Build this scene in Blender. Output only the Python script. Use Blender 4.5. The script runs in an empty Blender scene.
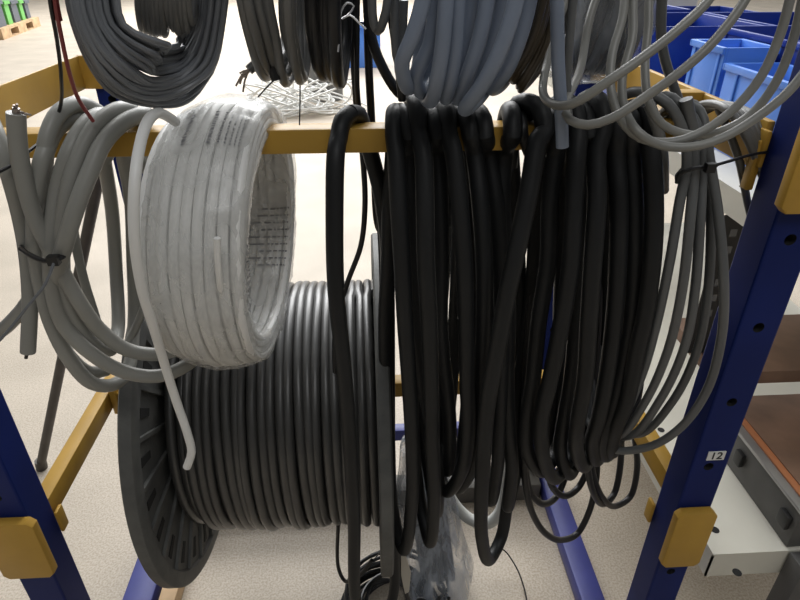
import bpy, bmesh, math, random
import numpy as np
from mathutils import Vector, Matrix
random.seed(7)
C = bpy.context.scene.collection
H = 1.32                                     # camera height above the floor
PITCH, YAW, FPX = math.radians(30.4), math.radians(3.3), 600.0
Fv = Vector((math.sin(YAW)*math.cos(PITCH), math.cos(YAW)*math.cos(PITCH), -math.sin(PITCH)))
Rv = Vector((math.cos(YAW), -math.sin(YAW), 0))
Uv = Vector((math.sin(YAW)*math.sin(PITCH), math.cos(YAW)*math.sin(PITCH), math.cos(PITCH)))

def ray(px, py): return Fv + Rv*((px-400)/FPX) + Uv*((300-py)/FPX)
def P(px, py, Y):                            # measured point at true depth Y
    d = ray(px, py); d = d*(Y/d.y); return Vector((d.x, d.y, d.z+H))
def G(px, py, z=0.0):                        # measured point on the level z
    d = ray(px, py); d = d*((z-H)/d.z); return Vector((d.x, d.y, z))

# ------------------------------------------------------------ materials
def mat(name, col, rough=.5, metal=0, noise=0, nscale=30, bump=0, bscale=200, spec=.5, col2=None, alpha=1, coat=0, sheen=0):
    m = bpy.data.materials.new(name); m.use_nodes = True
    nt = m.node_tree; b = nt.nodes['Principled BSDF']
    b.inputs['Base Color'].default_value = (*col, 1); b.inputs['Roughness'].default_value = rough
    b.inputs['Metallic'].default_value = metal; b.inputs['Specular IOR Level'].default_value = spec
    if coat: b.inputs['Coat Weight'].default_value = coat
    tc = nt.nodes.new('ShaderNodeTexCoord')
    if noise or col2:
        n = nt.nodes.new('ShaderNodeTexNoise'); n.inputs['Scale'].default_value = nscale; n.inputs['Detail'].default_value = 5
        nt.links.new(tc.outputs['Object'], n.inputs['Vector'])
        r = nt.nodes.new('ShaderNodeValToRGB')
        c2 = col2 or tuple(min(1, c*(1+noise)) for c in col); c1 = col if col2 else tuple(c*(1-noise) for c in col)
        r.color_ramp.elements[0].position = .35; r.color_ramp.elements[1].position = .68
        r.color_ramp.elements[0].color = (*c1, 1); r.color_ramp.elements[1].color = (*c2, 1)
        nt.links.new(n.outputs['Fac'], r.inputs['Fac']); nt.links.new(r.outputs['Color'], b.inputs['Base Color'])
    if bump:
        n2 = nt.nodes.new('ShaderNodeTexNoise'); n2.inputs['Scale'].default_value = bscale; n2.inputs['Detail'].default_value = 3
        nt.links.new(tc.outputs['Object'], n2.inputs['Vector'])
        bp = nt.nodes.new('ShaderNodeBump'); bp.inputs['Strength'].default_value = bump; bp.inputs['Distance'].default_value = .002
        nt.links.new(n2.outputs['Fac'], bp.inputs['Height']); nt.links.new(bp.outputs['Normal'], b.inputs['Normal'])
    return m
M = {}
M['rubber'] = mat('black_rubber', (.0105,.0115,.0125), .5, noise=.18, nscale=14, bump=.12, bscale=350, spec=.3)
M['thin_black'] = mat('thin_black_sheath', (.012,.012,.013), .38, spec=.4)
M['drum_cable'] = mat('drum_cable_sheath', (.034,.0335,.032), .38, noise=.15, nscale=20, spec=.9, bump=.1, bscale=300)
M['grey'] = mat('warm_grey_sheath', (.24,.24,.22), .42, noise=.07, nscale=9)
M['mid_grey'] = mat('mid_grey_sheath', (.105,.109,.11), .42, noise=.12, nscale=12)
M['loop_grey'] = mat('loop_grey_sheath', (.20,.20,.185), .38, noise=.1, nscale=12)
M['slate'] = mat('slate_grey_sheath', (.145,.155,.17), .34, noise=.08, nscale=12)
M['blue_grey'] = mat('blue_grey_sheath', (.18,.215,.28), .4, noise=.08, nscale=12)
M['dark_grey'] = mat('dark_grey_sheath', (.12,.12,.115), .4, noise=.1, nscale=12)
M['brown_sheath'] = mat('brown_black_sheath', (.045,.035,.022), .35)
M['white'] = mat('white_sheath', (.72,.72,.70), .4)
M['pale'] = mat('pale_grey_sheath', (.50,.51,.49), .35, noise=.08, nscale=12)
M['red'] = mat('dark_red_sheath', (.22,.035,.035), .4)
M['blue'] = mat('blue_powder_coat', (.0055,.016,.115), .5, spec=.15, noise=.12, nscale=9, bump=.06, bscale=500)
M['blue_rail'] = mat('blue_base_paint', (.035,.042,.2), .45, noise=.2, nscale=7)
M['yellow'] = mat('yellow_powder_coat', (.46,.27,.045), .45, spec=.3, noise=.08, nscale=14, bump=.05, bscale=400)
M['hole'] = mat('dark_recess', (.01,.01,.01), .8)
M['cream'] = mat('cream_enamel', (.66,.64,.56), .45, noise=.04, nscale=8)
M['bin_light'] = mat('light_blue_plastic', (.09,.26,.80), .35, spec=.5)
M['bin_dark'] = mat('dark_blue_plastic', (.008,.035,.28), .35, spec=.5)
M['drum'] = mat('drum_plastic', (.07,.071,.068), .6, noise=.3, nscale=26, bump=.3, bscale=140, col2=(.105,.106,.10))
M['black_metal'] = mat('black_metal', (.02,.02,.02), .5)
M['box_grey'] = mat('dark_grey_plastic', (.09,.088,.085), .55, noise=.1, nscale=20)
M['brown_board'] = mat('brown_board', (.22,.13,.085), .6, noise=.22, nscale=11)
M['orange_edge'] = mat('orange_edging', (.5,.19,.08), .5)
M['galv'] = mat('galvanised_steel', (.4,.4,.4), .4, metal=.7)
M['copper'] = mat('bare_copper', (.35,.30,.27), .35, metal=.8)
M['wood'] = mat('pallet_wood', (.48,.33,.19), .7, noise=.25, nscale=8)
M['crate_green'] = mat('green_crate', (.13,.42,.10), .4)
M['crate_grey'] = mat('grey_crate', (.10,.115,.14), .5)
M['label'] = mat('white_label', (.72,.72,.70), .5)
M['ink'] = mat('black_ink', (.015,.015,.015), .5)
M['print'] = mat('grey_print', (.16,.16,.17), .5)
M['tub'] = mat('grey_tub_plastic', (.15,.155,.155), .5)
M['pole'] = mat('dark_brown_steel', (.06,.052,.045), .5, noise=.2, nscale=20)
M['sleeper'] = mat('grey_brown_beam', (.10,.095,.085), .6, noise=.15, nscale=14)
M['tag'] = mat('beige_tag', (.45,.42,.36), .6)
M['foil'] = mat('silver_twine', (.65,.65,.66), .3, metal=.6)

def film(name, tint, a0, a1, scale, rough=.16, stretch=(1,1,1), dist=.004, bst=.8):
    """clear crinkled packing film: mostly see-through, milky where it folds"""
    m = bpy.data.materials.new(name); m.use_nodes = True; nt = m.node_tree
    b = nt.nodes['Principled BSDF']; b.inputs['Base Color'].default_value = (*tint, 1)
    b.inputs['Roughness'].default_value = rough; b.inputs['Specular IOR Level'].default_value = .7
    tc = nt.nodes.new('ShaderNodeTexCoord'); mp = nt.nodes.new('ShaderNodeMapping'); mp.inputs['Scale'].default_value = stretch
    n = nt.nodes.new('ShaderNodeTexNoise'); n.inputs['Scale'].default_value = scale; n.inputs['Detail'].default_value = 6; n.inputs['Distortion'].default_value = .8
    nt.links.new(tc.outputs['Object'], mp.inputs['Vector']); nt.links.new(mp.outputs['Vector'], n.inputs['Vector'])
    mr = nt.nodes.new('ShaderNodeMapRange'); mr.inputs['From Min'].default_value = .35; mr.inputs['From Max'].default_value = .7
    mr.inputs['To Min'].default_value = a0; mr.inputs['To Max'].default_value = a1
    nt.links.new(n.outputs['Fac'], mr.inputs['Value']); nt.links.new(mr.outputs['Result'], b.inputs['Alpha'])
    bp = nt.nodes.new('ShaderNodeBump'); bp.inputs['Strength'].default_value = bst; bp.inputs['Distance'].default_value = dist
    nt.links.new(n.outputs['Fac'], bp.inputs['Height']); nt.links.new(bp.outputs['Normal'], b.inputs['Normal'])
    return m
M['film_white'] = film('milky_film', (.62,.62,.60), .22, .62, 20, stretch=(2.2,1,1), dist=.0025, bst=.6, rough=.22)
M['film_clear'] = film('clear_film', (.42,.46,.52), .2, .8, 8, stretch=(5,5,.8), rough=.14, dist=.006)

def floor_mat():
    m = bpy.data.materials.new('speckled_concrete'); m.use_nodes = True; nt = m.node_tree
    b = nt.nodes['Principled BSDF']; b.inputs['Roughness'].default_value = .5; b.inputs['Specular IOR Level'].default_value = .35
    tc = nt.nodes.new('ShaderNodeTexCoord')
    n1 = nt.nodes.new('ShaderNodeTexNoise'); n1.inputs['Scale'].default_value = 210; n1.inputs['Detail'].default_value = 5
    n2 = nt.nodes.new('ShaderNodeTexNoise'); n2.inputs['Scale'].default_value = 3.0; n2.inputs['Detail'].default_value = 6
    n3 = nt.nodes.new('ShaderNodeTexVoronoi'); n3.inputs['Scale'].default_value = 85
    for n in (n1,n2,n3): nt.links.new(tc.outputs['Object'], n.inputs['Vector'])
    r = nt.nodes.new('ShaderNodeValToRGB'); r.color_ramp.elements[0].position = .36; r.color_ramp.elements[1].position = .62
    r.color_ramp.elements[0].color = (.385,.33,.262,1); r.color_ramp.elements[1].color = (.53,.472,.39,1)
    nt.links.new(n1.outputs['Fac'], r.inputs['Fac'])
    r2 = nt.nodes.new('ShaderNodeValToRGB'); r2.color_ramp.elements[0].position = .3; r2.color_ramp.elements[1].position = .7
    r2.color_ramp.elements[0].color = (.86,.85,.84,1); r2.color_ramp.elements[1].color = (1.06,1.05,1.05,1)
    nt.links.new(n2.outputs['Fac'], r2.inputs['Fac'])
    mx = nt.nodes.new('ShaderNodeMix'); mx.data_type = 'RGBA'; mx.blend_type = 'MULTIPLY'; mx.inputs['Factor'].default_value = 1
    nt.links.new(r.outputs['Color'], mx.inputs[6]); nt.links.new(r2.outputs['Color'], mx.inputs[7])
    r3 = nt.nodes.new('ShaderNodeValToRGB'); r3.color_ramp.elements[0].position = .0; r3.color_ramp.elements[1].position = .16
    r3.color_ramp.elements[0].color = (.72,.70,.66,1); r3.color_ramp.elements[1].color = (1,1,1,1)
    nt.links.new(n3.outputs['Distance'], r3.inputs['Fac'])
    mx2 = nt.nodes.new('ShaderNodeMix'); mx2.data_type = 'RGBA'; mx2.blend_type = 'MULTIPLY'; mx2.inputs['Factor'].default_value = 1
    nt.links.new(mx.outputs[2], mx2.inputs[6]); nt.links.new(r3.outputs['Color'], mx2.inputs[7])
    nt.links.new(mx2.outputs[2], b.inputs['Base Color'])
    return m
M['floor'] = floor_mat()

# ------------------------------------------------------------ geometry helpers
class MB:
    def __init__(s): s.v = []; s.f = []; s.smooth = []; s.mi = []; s.cur = 0
    def add(s, v, f, smooth=False):
        o = len(s.v); s.v += [tuple(map(float, p)) for p in v]; s.f += [tuple(i+o for i in q) for q in f]; s.smooth += [smooth]*len(f); s.mi += [s.cur]*len(f)
    def box(s, x0, x1, y0, y1, z0, z1, rz=0, piv=None):
        v = [Vector((x,y,z)) for z in (z0,z1) for x,y in ((x0,y0),(x1,y0),(x1,y1),(x0,y1))]
        if rz:
            c = Vector(piv or ((x0+x1)/2,(y0+y1)/2,0)); R = Matrix.Rotation(rz,3,'Z'); v = [R@(p-c)+c for p in v]
        s.add(v, [(3,2,1,0),(4,5,6,7),(0,1,5,4),(1,2,6,5),(2,3,7,6),(3,0,4,7)])
    def tube(s, pts, r, n=12, caps=True):
        pts = [Vector(p) for p in pts]; N = len(pts)
        rr = r if hasattr(r, '__len__') else [r]*N
        T = [(pts[min(i+1,N-1)]-pts[max(i-1,0)]).normalized() for i in range(N)]
        a = T[0].orthogonal().normalized(); V = []; F = []
        for i in range(N):
            a = (a - T[i]*a.dot(T[i]));
            a = a.normalized() if a.length > 1e-6 else T[i].orthogonal().normalized()
            b = T[i].cross(a)
            for k in range(n):
                t = 2*math.pi*k/n; V.append(pts[i] + (a*math.cos(t)+b*math.sin(t))*rr[i])
        for i in range(N-1):
            for k in range(n):
                k2 = (k+1) % n; F.append((i*n+k, i*n+k2, (i+1)*n+k2, (i+1)*n+k))
        if caps: F.append(tuple(reversed(range(n)))); F.append(tuple((N-1)*n+k for k in range(n)))
        s.add(V, F, True)
    def rings(s, prof, c, axis='X', n=64, closed=True, r_fn=None):
        """lathe a profile of (axial, radius) about an axis through c"""
        V = []; F = []; m = len(prof)
        for k in range(n):
            t = 2*math.pi*k/n
            for (u, r) in prof:
                if r_fn: u, r = r_fn(u, r, t)
                p = (u, r*math.cos(t), r*math.sin(t)) if axis == 'X' else (r*math.cos(t), r*math.sin(t), u)
                V.append((c[0]+p[0], c[1]+p[1], c[2]+p[2]))
        for k in range(n):
            k2 = (k+1) % n
            for j in range(m if closed else m-1):
                j2 = (j+1) % m; F.append((k*m+j, k2*m+j, k2*m+j2, k*m+j2))
        s.add(V, F, True)
    def build(s, name, m, parent=None, bevel=0, origin=None):
        me = bpy.data.meshes.new(name)
        if origin is None and parent is None and s.v:
            a = np.array(s.v); origin = Vector(((a[:,0].min()+a[:,0].max())/2, (a[:,1].min()+a[:,1].max())/2, a[:,2].min()))
        o0 = Vector(origin) if origin is not None else (parent.location.copy() if parent is not None else Vector((0,0,0)))
        if parent is not None:
            o0 = WORLD[parent.name].copy()
        me.from_pydata([tuple(Vector(p)-o0) for p in s.v], [], s.f); me.update()
        me.polygons.foreach_set('use_smooth', s.smooth); me.polygons.foreach_set('material_index', s.mi)
        bm = bmesh.new(); bm.from_mesh(me); bmesh.ops.recalc_face_normals(bm, faces=bm.faces)
        if bevel:
            ed = [e for e in bm.edges if len(e.link_faces) == 2 and e.calc_face_angle(0) > 1.0]
            bmesh.ops.bevel(bm, geom=ed, offset=bevel, segments=2, affect='EDGES', profile=.5, clamp_overlap=True)
        bm.to_mesh(me); bm.free()
        if any(s.smooth) or bevel:
            me.set_sharp_from_angle(angle=math.radians(40)) if hasattr(me, 'set_sharp_from_angle') else None
        for q_ in (m if isinstance(m, tuple) else (m,)): me.materials.append(M[q_])
        o = bpy.data.objects.new(name, me); C.objects.link(o)
        if parent is not None: o.parent = parent
        else: o.location = o0
        WORLD[o.name] = o0
        return o
WORLD = {}
def tag(o, label, cat, group=None, kind=None):
    o['label'] = label; o['category'] = cat
    if group: o['group'] = group
    if kind: o['kind'] = kind
    return o
def thing(name, loc, label, cat, group=None):
    o = bpy.data.objects.new(name, None); C.objects.link(o); o.location = loc; o.empty_display_size = .05
    WORLD[o.name] = Vector(loc)
    return tag(o, label, cat, group)
def struct(o): o['kind'] = 'structure'; return o

def spline(pts, step=.008, closed=False):
    p = [Vector(q) for q in pts]
    q = [p[0]*2-p[1]] + p + [p[-1]*2-p[-2]]
    out = []
    for i in range(1, len(q)-2):
        p0,p1,p2,p3 = q[i-1],q[i],q[i+1],q[i+2]
        t0 = 0; t1 = t0+max(1e-4,(p1-p0).length)**.5; t2 = t1+max(1e-4,(p2-p1).length)**.5; t3 = t2+max(1e-4,(p3-p2).length)**.5
        n = max(2, int((p2-p1).length/step))
        for k in range(n):
            t = t1+(t2-t1)*k/n
            A1 = p0*((t1-t)/(t1-t0))+p1*((t-t0)/(t1-t0)); A2 = p1*((t2-t)/(t2-t1))+p2*((t-t1)/(t2-t1)); A3 = p2*((t3-t)/(t3-t2))+p3*((t-t2)/(t3-t2))
            B1 = A1*((t2-t)/(t2-t0))+A2*((t-t0)/(t2-t0)); B2 = A2*((t3-t)/(t3-t1))+A3*((t-t1)/(t3-t1))
            out.append(B1*((t2-t)/(t2-t1))+B2*((t-t1)/(t2-t1)))
    out.append(p[-1]); return out
def PP(lst): return [P(*q) if len(q) == 3 and not isinstance(q, Vector) else Vector(q) for q in lst]
def cable(mb, lst, r, n=12, step=.008): mb.tube(spline(PP(lst), step), r, n)

# ------------------------------------------------------------ the hall floor
fl = MB(); fl.box(-14, 14, -3, 26, -.1, 0)
struct(fl.build('floor', 'floor', origin=(0,0,0)))

M['wall'] = mat('white_wall_paint', (.7,.7,.68), .7); M['wall_dark'] = mat('unseen_dark_wall', (.10,.10,.10), .8)
for nm_, q_, mm_ in (('unseen_wall_left', (-14.2,-14,-3,26,0,6), 'wall'), ('unseen_wall_right', (14,14.2,-3,26,0,6), 'wall'), ('unseen_wall_back', (-14,14,26,26.2,0,6), 'wall'), ('unseen_wall_front', (-14,14,-3.2,-3,0,6), 'wall_dark')):  # unseen walls added to shape the light, the dark one behind the camera
    w_ = MB(); w_.box(*q_); struct(w_.build(nm_, mm_))
# ------------------------------------------------------------ the rack
XL, XR = -.513, .479            # inner faces of the two front posts
Y0, Y1 = .63, .685
BT, BB = H-.170, H-.197         # crossbar top and underside
rack = thing('storage_rack', ((XL+XR)/2, .9, 0), 'blue and yellow steel rack whose front crossbar carries the cable coils', 'rack')
def post(x0, x1, y0, y1, z1, holes, label=None):
    w = .0025; b = MB()
    b.box(x0, x1, y0, y1, .0, z1)
    o = b.build('upright', 'blue', rack, bevel=.003)
    cut = MB()
    xc = (x0+x1)/2
    for (z, xo) in holes:
        cut.tube([(xc+xo, y0-.02, z), (xc+xo, y0+.022, z)], .0075, 20)
    co = cut.build('cutter', 'hole', rack)
    o.data.materials.append(M['hole'])
    md = o.modifiers.new('b', 'BOOLEAN'); md.object = co; md.operation = 'DIFFERENCE'; md.solver = 'EXACT'
    bpy.context.view_layer.update()
    dg = bpy.context.evaluated_depsgraph_get()
    nm = bpy.data.meshes.new_from_object(o.evaluated_get(dg)); o.modifiers.clear(); o.data = nm; nm.polygons.foreach_set('use_smooth', [False]*len(nm.polygons))
    bpy.data.objects.remove(co)
    return o
hq = [P(785,240,Y0).z, P(764,328,Y0).z, P(736,402,Y0).z, P(711.5,466.5,Y0).z]
hd_ = (hq[0]-hq[3])/3
hz = [hq[0]+hd_*2, hq[0]+hd_]+[hq[0]-hd_*k for k in range(0, 9)]
pR = post(XR, XR+.056, Y0, Y1, H+.42, [(z, -.001) for z in hz if z > .05])
pL = post(XL-.056, XL, Y0, Y1, H+.42, [(z, -.002) for z in hz if z > .05])
pRL = post(-.503, -.449, 1.2, 1.255, H+.42, [(H-.247+.0925*k, 0) for k in range(-10, 6)])
pRR = post(.415, .469, 1.2, 1.255, H+.42, [(H-.247+.0925*k, 0) for k in range(-10, 6)])
def part(name, m, *boxes, bevel=.002, parent=rack):
    b = MB()
    for q in boxes: b.box(*q)
    return b.build(name, m, parent, bevel=bevel)
part('crossbar', 'yellow', (XL-.30, .392, .660, .690, BB, BT))
part('bar_bracket', 'yellow', (.366, .392, .6905, .87, BB, BT-.004), (.3925, XR-.001, .845, .87, BB, BT-.004))
part('crossbar', 'yellow', (XL-.02, XR+.02, .660, .690, H+.095, H+.125))     # carries the upper row, above the frame
# side rails between front and rear posts
def rail(x0, x1, ya, yb, za, zb, m='yellow', name='side_rail'): return part(name, m, (x0, x1, ya, yb, za, zb), bevel=.0025)
rail(XL-.008, XL-.002+.0, .52, 1.2, H-.226, H-.168)
rail(XR-.004, XR+.006, .69, 1.2, H-.236, H-.176)
part('corner_bracket', 'yellow', (XL-.008, XL+.03, 1.190, 1.199, H-.226, H-.168))
part('corner_bracket', 'yellow', (XR-.04, XR+.006, 1.190, 1.199, H-.222, H-.176))
# lower level
for s, xa in ((1, XL-.028), (-1, XR+.002)):
    rail(xa, xa+.026, .686, 1.02, H-.788, H-.748)
AX = (.965, H-.765)                                       # the bar that carries the drum
part('drum_bar', 'yellow', (XL-.03, XR+.03, .95, .98, H-.787, H-.752))
part('rail_end_plate', 'yellow', (XL-.001, XL+.012, .945, 1.03, H-.800, H-.738))
part('rail_end_plate', 'yellow', (XR-.012, XR+.001, .938, .992, H-.800, H-.738))
# connector plates on the post fronts
def connector(x0, x1, zt, zb, side):
    b = MB(); c = .008
    y0, y1 = .613, .629
    prof = [(x0+c, zt), (x1-c, zt), (x1, zt-c), (x1, zb+c), (x1-c, zb), (x0+c, zb), (x0, zb+c), (x0, zt-c)]
    V = [(x, y0, z) for x, z in prof] + [(x, y1, z) for x, z in prof]; n = len(prof)
    b.add(V, [tuple(range(n)), tuple(range(2*n-1, n-1, -1))] + [(i, (i+1) % n, n+(i+1) % n, n+i) for i in range(n)])
    b.build('connector_plate', 'yellow', rack, bevel=.0025)
    xs = (XR-.007, XR-.0005) if side > 0 else (XL+.0005, XL+.007)
    part('hook_tab', 'yellow', (xs[0], xs[1], .68, .700, zt-.10, zt-.055), bevel=.003)
connector(P(664,560,.613).x, P(719,515,.613).x, P(690,515,.613).z, P(690,567,.613).z, 1)
connector(P(0,545,.613).x-.02, P(54,575,.613).x, P(20,525,.613).z, P(30,579,.613).z, -1)
connector(P(788,190,.613).x, P(788,190,.613).x+.078, H-.13, P(792,215,.613).z, 1)
connector(-.585, -.5115, H-.13, H-.262, -1)
part('inner_plate', 'yellow', (XR-.010, XR-.0005, .6855, .700, H-.26, H-.198), bevel=.002)
# base rails, rear beams
part('base_rail', 'blue_rail', (.457, .513, .45, 1.30, .001, .05), bevel=.008)
part('base_rail', 'blue_rail', (-.582, -.512, .45, 1.30, .001, .05), bevel=.008)
part('base_crossbeam', 'sleeper', (-.511, .451, 1.13, 1.19, .001, .06), bevel=.004)
part('rear_crossbeam', 'blue_rail', (-.449, .415, 1.215, 1.245, .16, .197), bevel=.003)
yb = MB(); yb.box(-.500, -.462, .5, 1.1, .0, .045)
tag(yb.build('wooden_batten', 'wood', bevel=.003), 'pale wooden batten lying on the floor beside the left blue base rail', 'batten')
# number label with its figures
lab = MB(); c = P(716, 455.5, .6295)
lab.box(c.x-.0135, c.x+.0135, .6283, .6297, c.z-.0085, c.z+.0085)
lo = lab.build('number_label', 'label', rack); lo['label'] = 'small white sticker reading 12'
def text_mesh(txt, size, name, m, parent, loc, rot):
    cu = bpy.data.curves.new(name, 'FONT'); cu.body = txt; cu.size = size; cu.align_x = 'CENTER'; cu.align_y = 'CENTER'; cu.extrude = .0002; cu.offset = size*.012
    o = bpy.data.objects.new(name, cu); C.objects.link(o)
    bpy.context.view_layer.update(); dg = bpy.context.evaluated_depsgraph_get()
    me = bpy.data.meshes.new_from_object(o.evaluated_get(dg)); bpy.data.objects.remove(o)
    me.materials.clear(); me.materials.append(M[m])
    t = bpy.data.objects.new(name, me); C.objects.link(t); t.parent = parent
    t.location = Vector(loc)-WORLD[parent.name]; t.rotation_euler = rot; WORLD[t.name] = Vector(loc)
    return t
text_mesh('12', .0195, 'printed_number', 'ink', lo, (c.x, .6280, c.z), (math.pi/2, 0, 0))

# ------------------------------------------------------------ coil machinery
def bar_turns(turns, r, Yb=.675, zt=BT, half=.0165, closed=False):
    """turns: f = front strand downwards, b = bottom, k = back strand upwards (measured points); the cable goes over the bar between turns"""
    out = []; S = []
    for t in turns:
        x0 = P(t['t'], 110, .675).x if 't' in t else t['x']
        xf = x0 + t.get('fx', 0); S.append((xf, x0 + t.get('dx', .012)))
    for q, t in enumerate(turns):
        yf, yb, yc = t.get('yf', .61), t.get('yb', .76), t.get('yc', .675)
        xf, xk = S[q]; xp = S[q-1][1] if (q or closed) else xf+.004
        e = t.get('lift', 0); xa = (xf+xp)/2
        if q == 0 and not closed:
            out += [Vector((xp, Yb+half+r+.004, zt-.06)), Vector((xp, Yb+half+r, zt-.006+e)), Vector((xp*.7+xa*.3, Yb+half*.6+r*.6, zt+r*.8+e))]
        out.append(Vector((xa, Yb, zt+r*1.25+e)))
        out.append(Vector((xa*.3+xf*.7, Yb-half*.6-r*.6, zt+r*.8+e)))
        out.append(Vector((xf, Yb-half-r, zt-.006+e*.5)))
        n = len(t['f'])
        for i, (px, py) in enumerate(t['f']):
            s = (i+1)/(n+1); out.append(P(px, py, yc+(yf-yc)*math.sin(math.pi*s)**.6))
        out.append(P(*t['b'], yc))
        n = len(t['k'])
        for i, (px, py) in enumerate(t['k']):
            s = (i+1)/(n+1); out.append(P(px, py, yc+(yb-yc)*math.sin(math.pi*s)**.6))
        e2 = turns[(q+1) % len(turns)].get('lift', 0) if q < len(turns)-1 or closed else e
        xn = (xk + S[(q+1) % len(turns)][0])/2
        out.append(Vector((xk, Yb+half+r, zt-.006+e2*.5)))
        if q < len(turns)-1 or closed: out.append(Vector((xn*.3+xk*.7, Yb+half*.6+r*.6, zt+r*.8+e2)))
    if closed: out.append(out[0].copy())
    return out
def lerp_turns(T0, T1, n, jit=0, yj=0):
    res = []
    for i in range(n):
        s = i/(n-1) if n > 1 else 0
        d = {}
        jx, jy = random.uniform(-jit, jit), random.uniform(-jit, jit)
        mixp = lambda a, b: tuple(u+(v-u)*s for u, v in zip(a, b))
        d['f'] = [tuple(np.add(mixp(a, b), (jx+random.uniform(-jit,jit)*.3, 0))) for a, b in zip(T0['f'], T1['f'])]
        d['k'] = [tuple(np.add(mixp(a, b), (-jx*.6, 0))) for a, b in zip(T0['k'], T1['k'])]
        d['b'] = tuple(np.add(mixp(T0['b'], T1['b']), (jx, jy*2)))
        for key in ('yf','yb','yc','t','dx','lift','x'):
            if key in T0: d[key] = T0[key]+(T1[key]-T0[key])*s + (random.uniform(-yj, yj) if key in ('yf','yb') else 0)
        res.append(d)
    return res
def ring_tie(parent, c, rx, ry, m='thin_black', r=.0022, tilt=0, tail=None, name='cable_tie', rz=0):
    b = MB(); pts = []
    R = Matrix.Rotation(rz, 3, 'Z') @ Matrix.Rotation(tilt, 3, 'Y')
    for k in range(33):
        a = 2*math.pi*k/32; pts.append(Vector(c)+R@Vector((rx*math.cos(a), ry*math.sin(a), 0)))
    b.tube(pts, r, 8)
    hd = Vector(c)+R@Vector((rx*.45, -ry*.95, 0))
    b.box(hd.x-.005, hd.x+.005, hd.y-.004, hd.y+.003, hd.z-.004, hd.z+.004)
    if tail: b.tube(spline(PP(tail), .01), r*.85, 6)
    return b.build(name, m, parent)

# ---- single thick black loop on the bar
ob = MB()
ob.tube(spline(bar_turns([dict(t=338.5, fx=0, dx=.025, f=[(336,152),(334.5,220),(336,290),(343,360),(349,430),(354,520),(356,600)], b=(372,640), k=[(392,600),(390,500),(389,400),(388,300),(386,230),(379,185)], yf=.60, yb=.75)], .0100, closed=True), .008), .0100, 14)
tag(ob.build('rubber_cable', 'rubber'), 'single thick black rubber loop hanging alone on the crossbar, in front of the drum', 'cable')

# ---- thick black coil, left group
tA = [dict(t=393, dx=.005, f=[(396,150),(398.5,200),(402,260),(405,320),(409,380),(412,440),(412,500)], b=(403,549), k=[(393,510),(389,440),(386,380),(385,320),(388,260),(390,200)], yf=.61, yb=.74),
      dict(t=407, dx=.008, f=[(409,150),(411,200),(414,260),(417,320),(424,380),(433,440),(438,480)], b=(436,512), k=[(430,480),(424,440),(415,380),(410,320),(408,260),(406,200)], yf=.645, yb=.78, yc=.70),
      dict(t=416, dx=.009, f=[(423,150),(425,200),(426,260),(429,320),(431,380),(432,440),(434,500)], b=(429,541), k=[(420,500),(414,440),(413,380),(416,320),(420,260),(418,200)], yf=.60, yb=.77, lift=.012),
      dict(t=434, dx=.008, f=[(437,150),(440,200),(441,260),(440,320),(443,360),(448,400),(450,440)], b=(447,470), k=[(442,440),(438,400),(436,360),(440,320),(444,260),(444,200)], yf=.64, yb=.78, yc=.70),
      dict(t=446, dx=.008, f=[(453,150),(459,200),(464,260),(466,320),(467,380),(468,430),(462,470)], b=(446,491), k=[(440,470),(447,430),(452,380),(455,320),(458,260),(458,200)], yf=.61, yb=.76, lift=.006),
      dict(t=468, dx=.006, f=[(474,150),(480,200),(484,260),(484,320),(482,380),(479,430),(473,465)], b=(458,487), k=[(460,460),(464,430),(468,380),(470,320),(473,260),(474,200)], yf=.625, yb=.78, yc=.70),
      dict(t=482, dx=.006, f=[(488,150),(496,200),(500,260),(502,320),(501,380),(499,430),(497,470)], b=(490,500), k=[(485,470),(488,430),(490,380),(492,320),(492,260),(490,200)], yf=.65, yb=.79, yc=.71)]
coilA = MB(); coilA.tube(spline(bar_turns(tA, .0103), .009), .0103, 14)
tag(coilA.build('rubber_cable_coil', 'rubber'), 'thick black rubber coil of hanging loops, between the single loop and the diagonal black strand', 'cable coil', 'thick black rubber coils on the crossbar')

# ---- diagonal thick black coil
tB = [dict(t=509, dx=.010, f=[(505,150),(502,200),(506,260),(508,320),(507,380),(509,430),(512,470)], b=(508,506), k=[(516,470),(520,430),(520,380),(520,320),(518,260),(514,200)], yf=.66, yb=.75, yc=.70),
      dict(t=540, dx=.012, f=[(538,140),(530,185),(520,235),(508,290),(498,345),(488,400),(483,460),(481,505),(482,538)], b=(490,559), k=[(501,538),(507,505),(512,465),(517,400),(525,345),(532,290),(536,235),(540,180)], yf=.59, yb=.74, lift=.008)]
coilB = MB(); coilB.tube(spline(bar_turns(tB, .0107), .009), .0107, 14)
tag(coilB.build('rubber_cable_coil', 'rubber'), 'thick black rubber coil whose front strand slants down to the left, longest loop', 'cable coil', 'thick black rubber coils on the crossbar')

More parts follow.
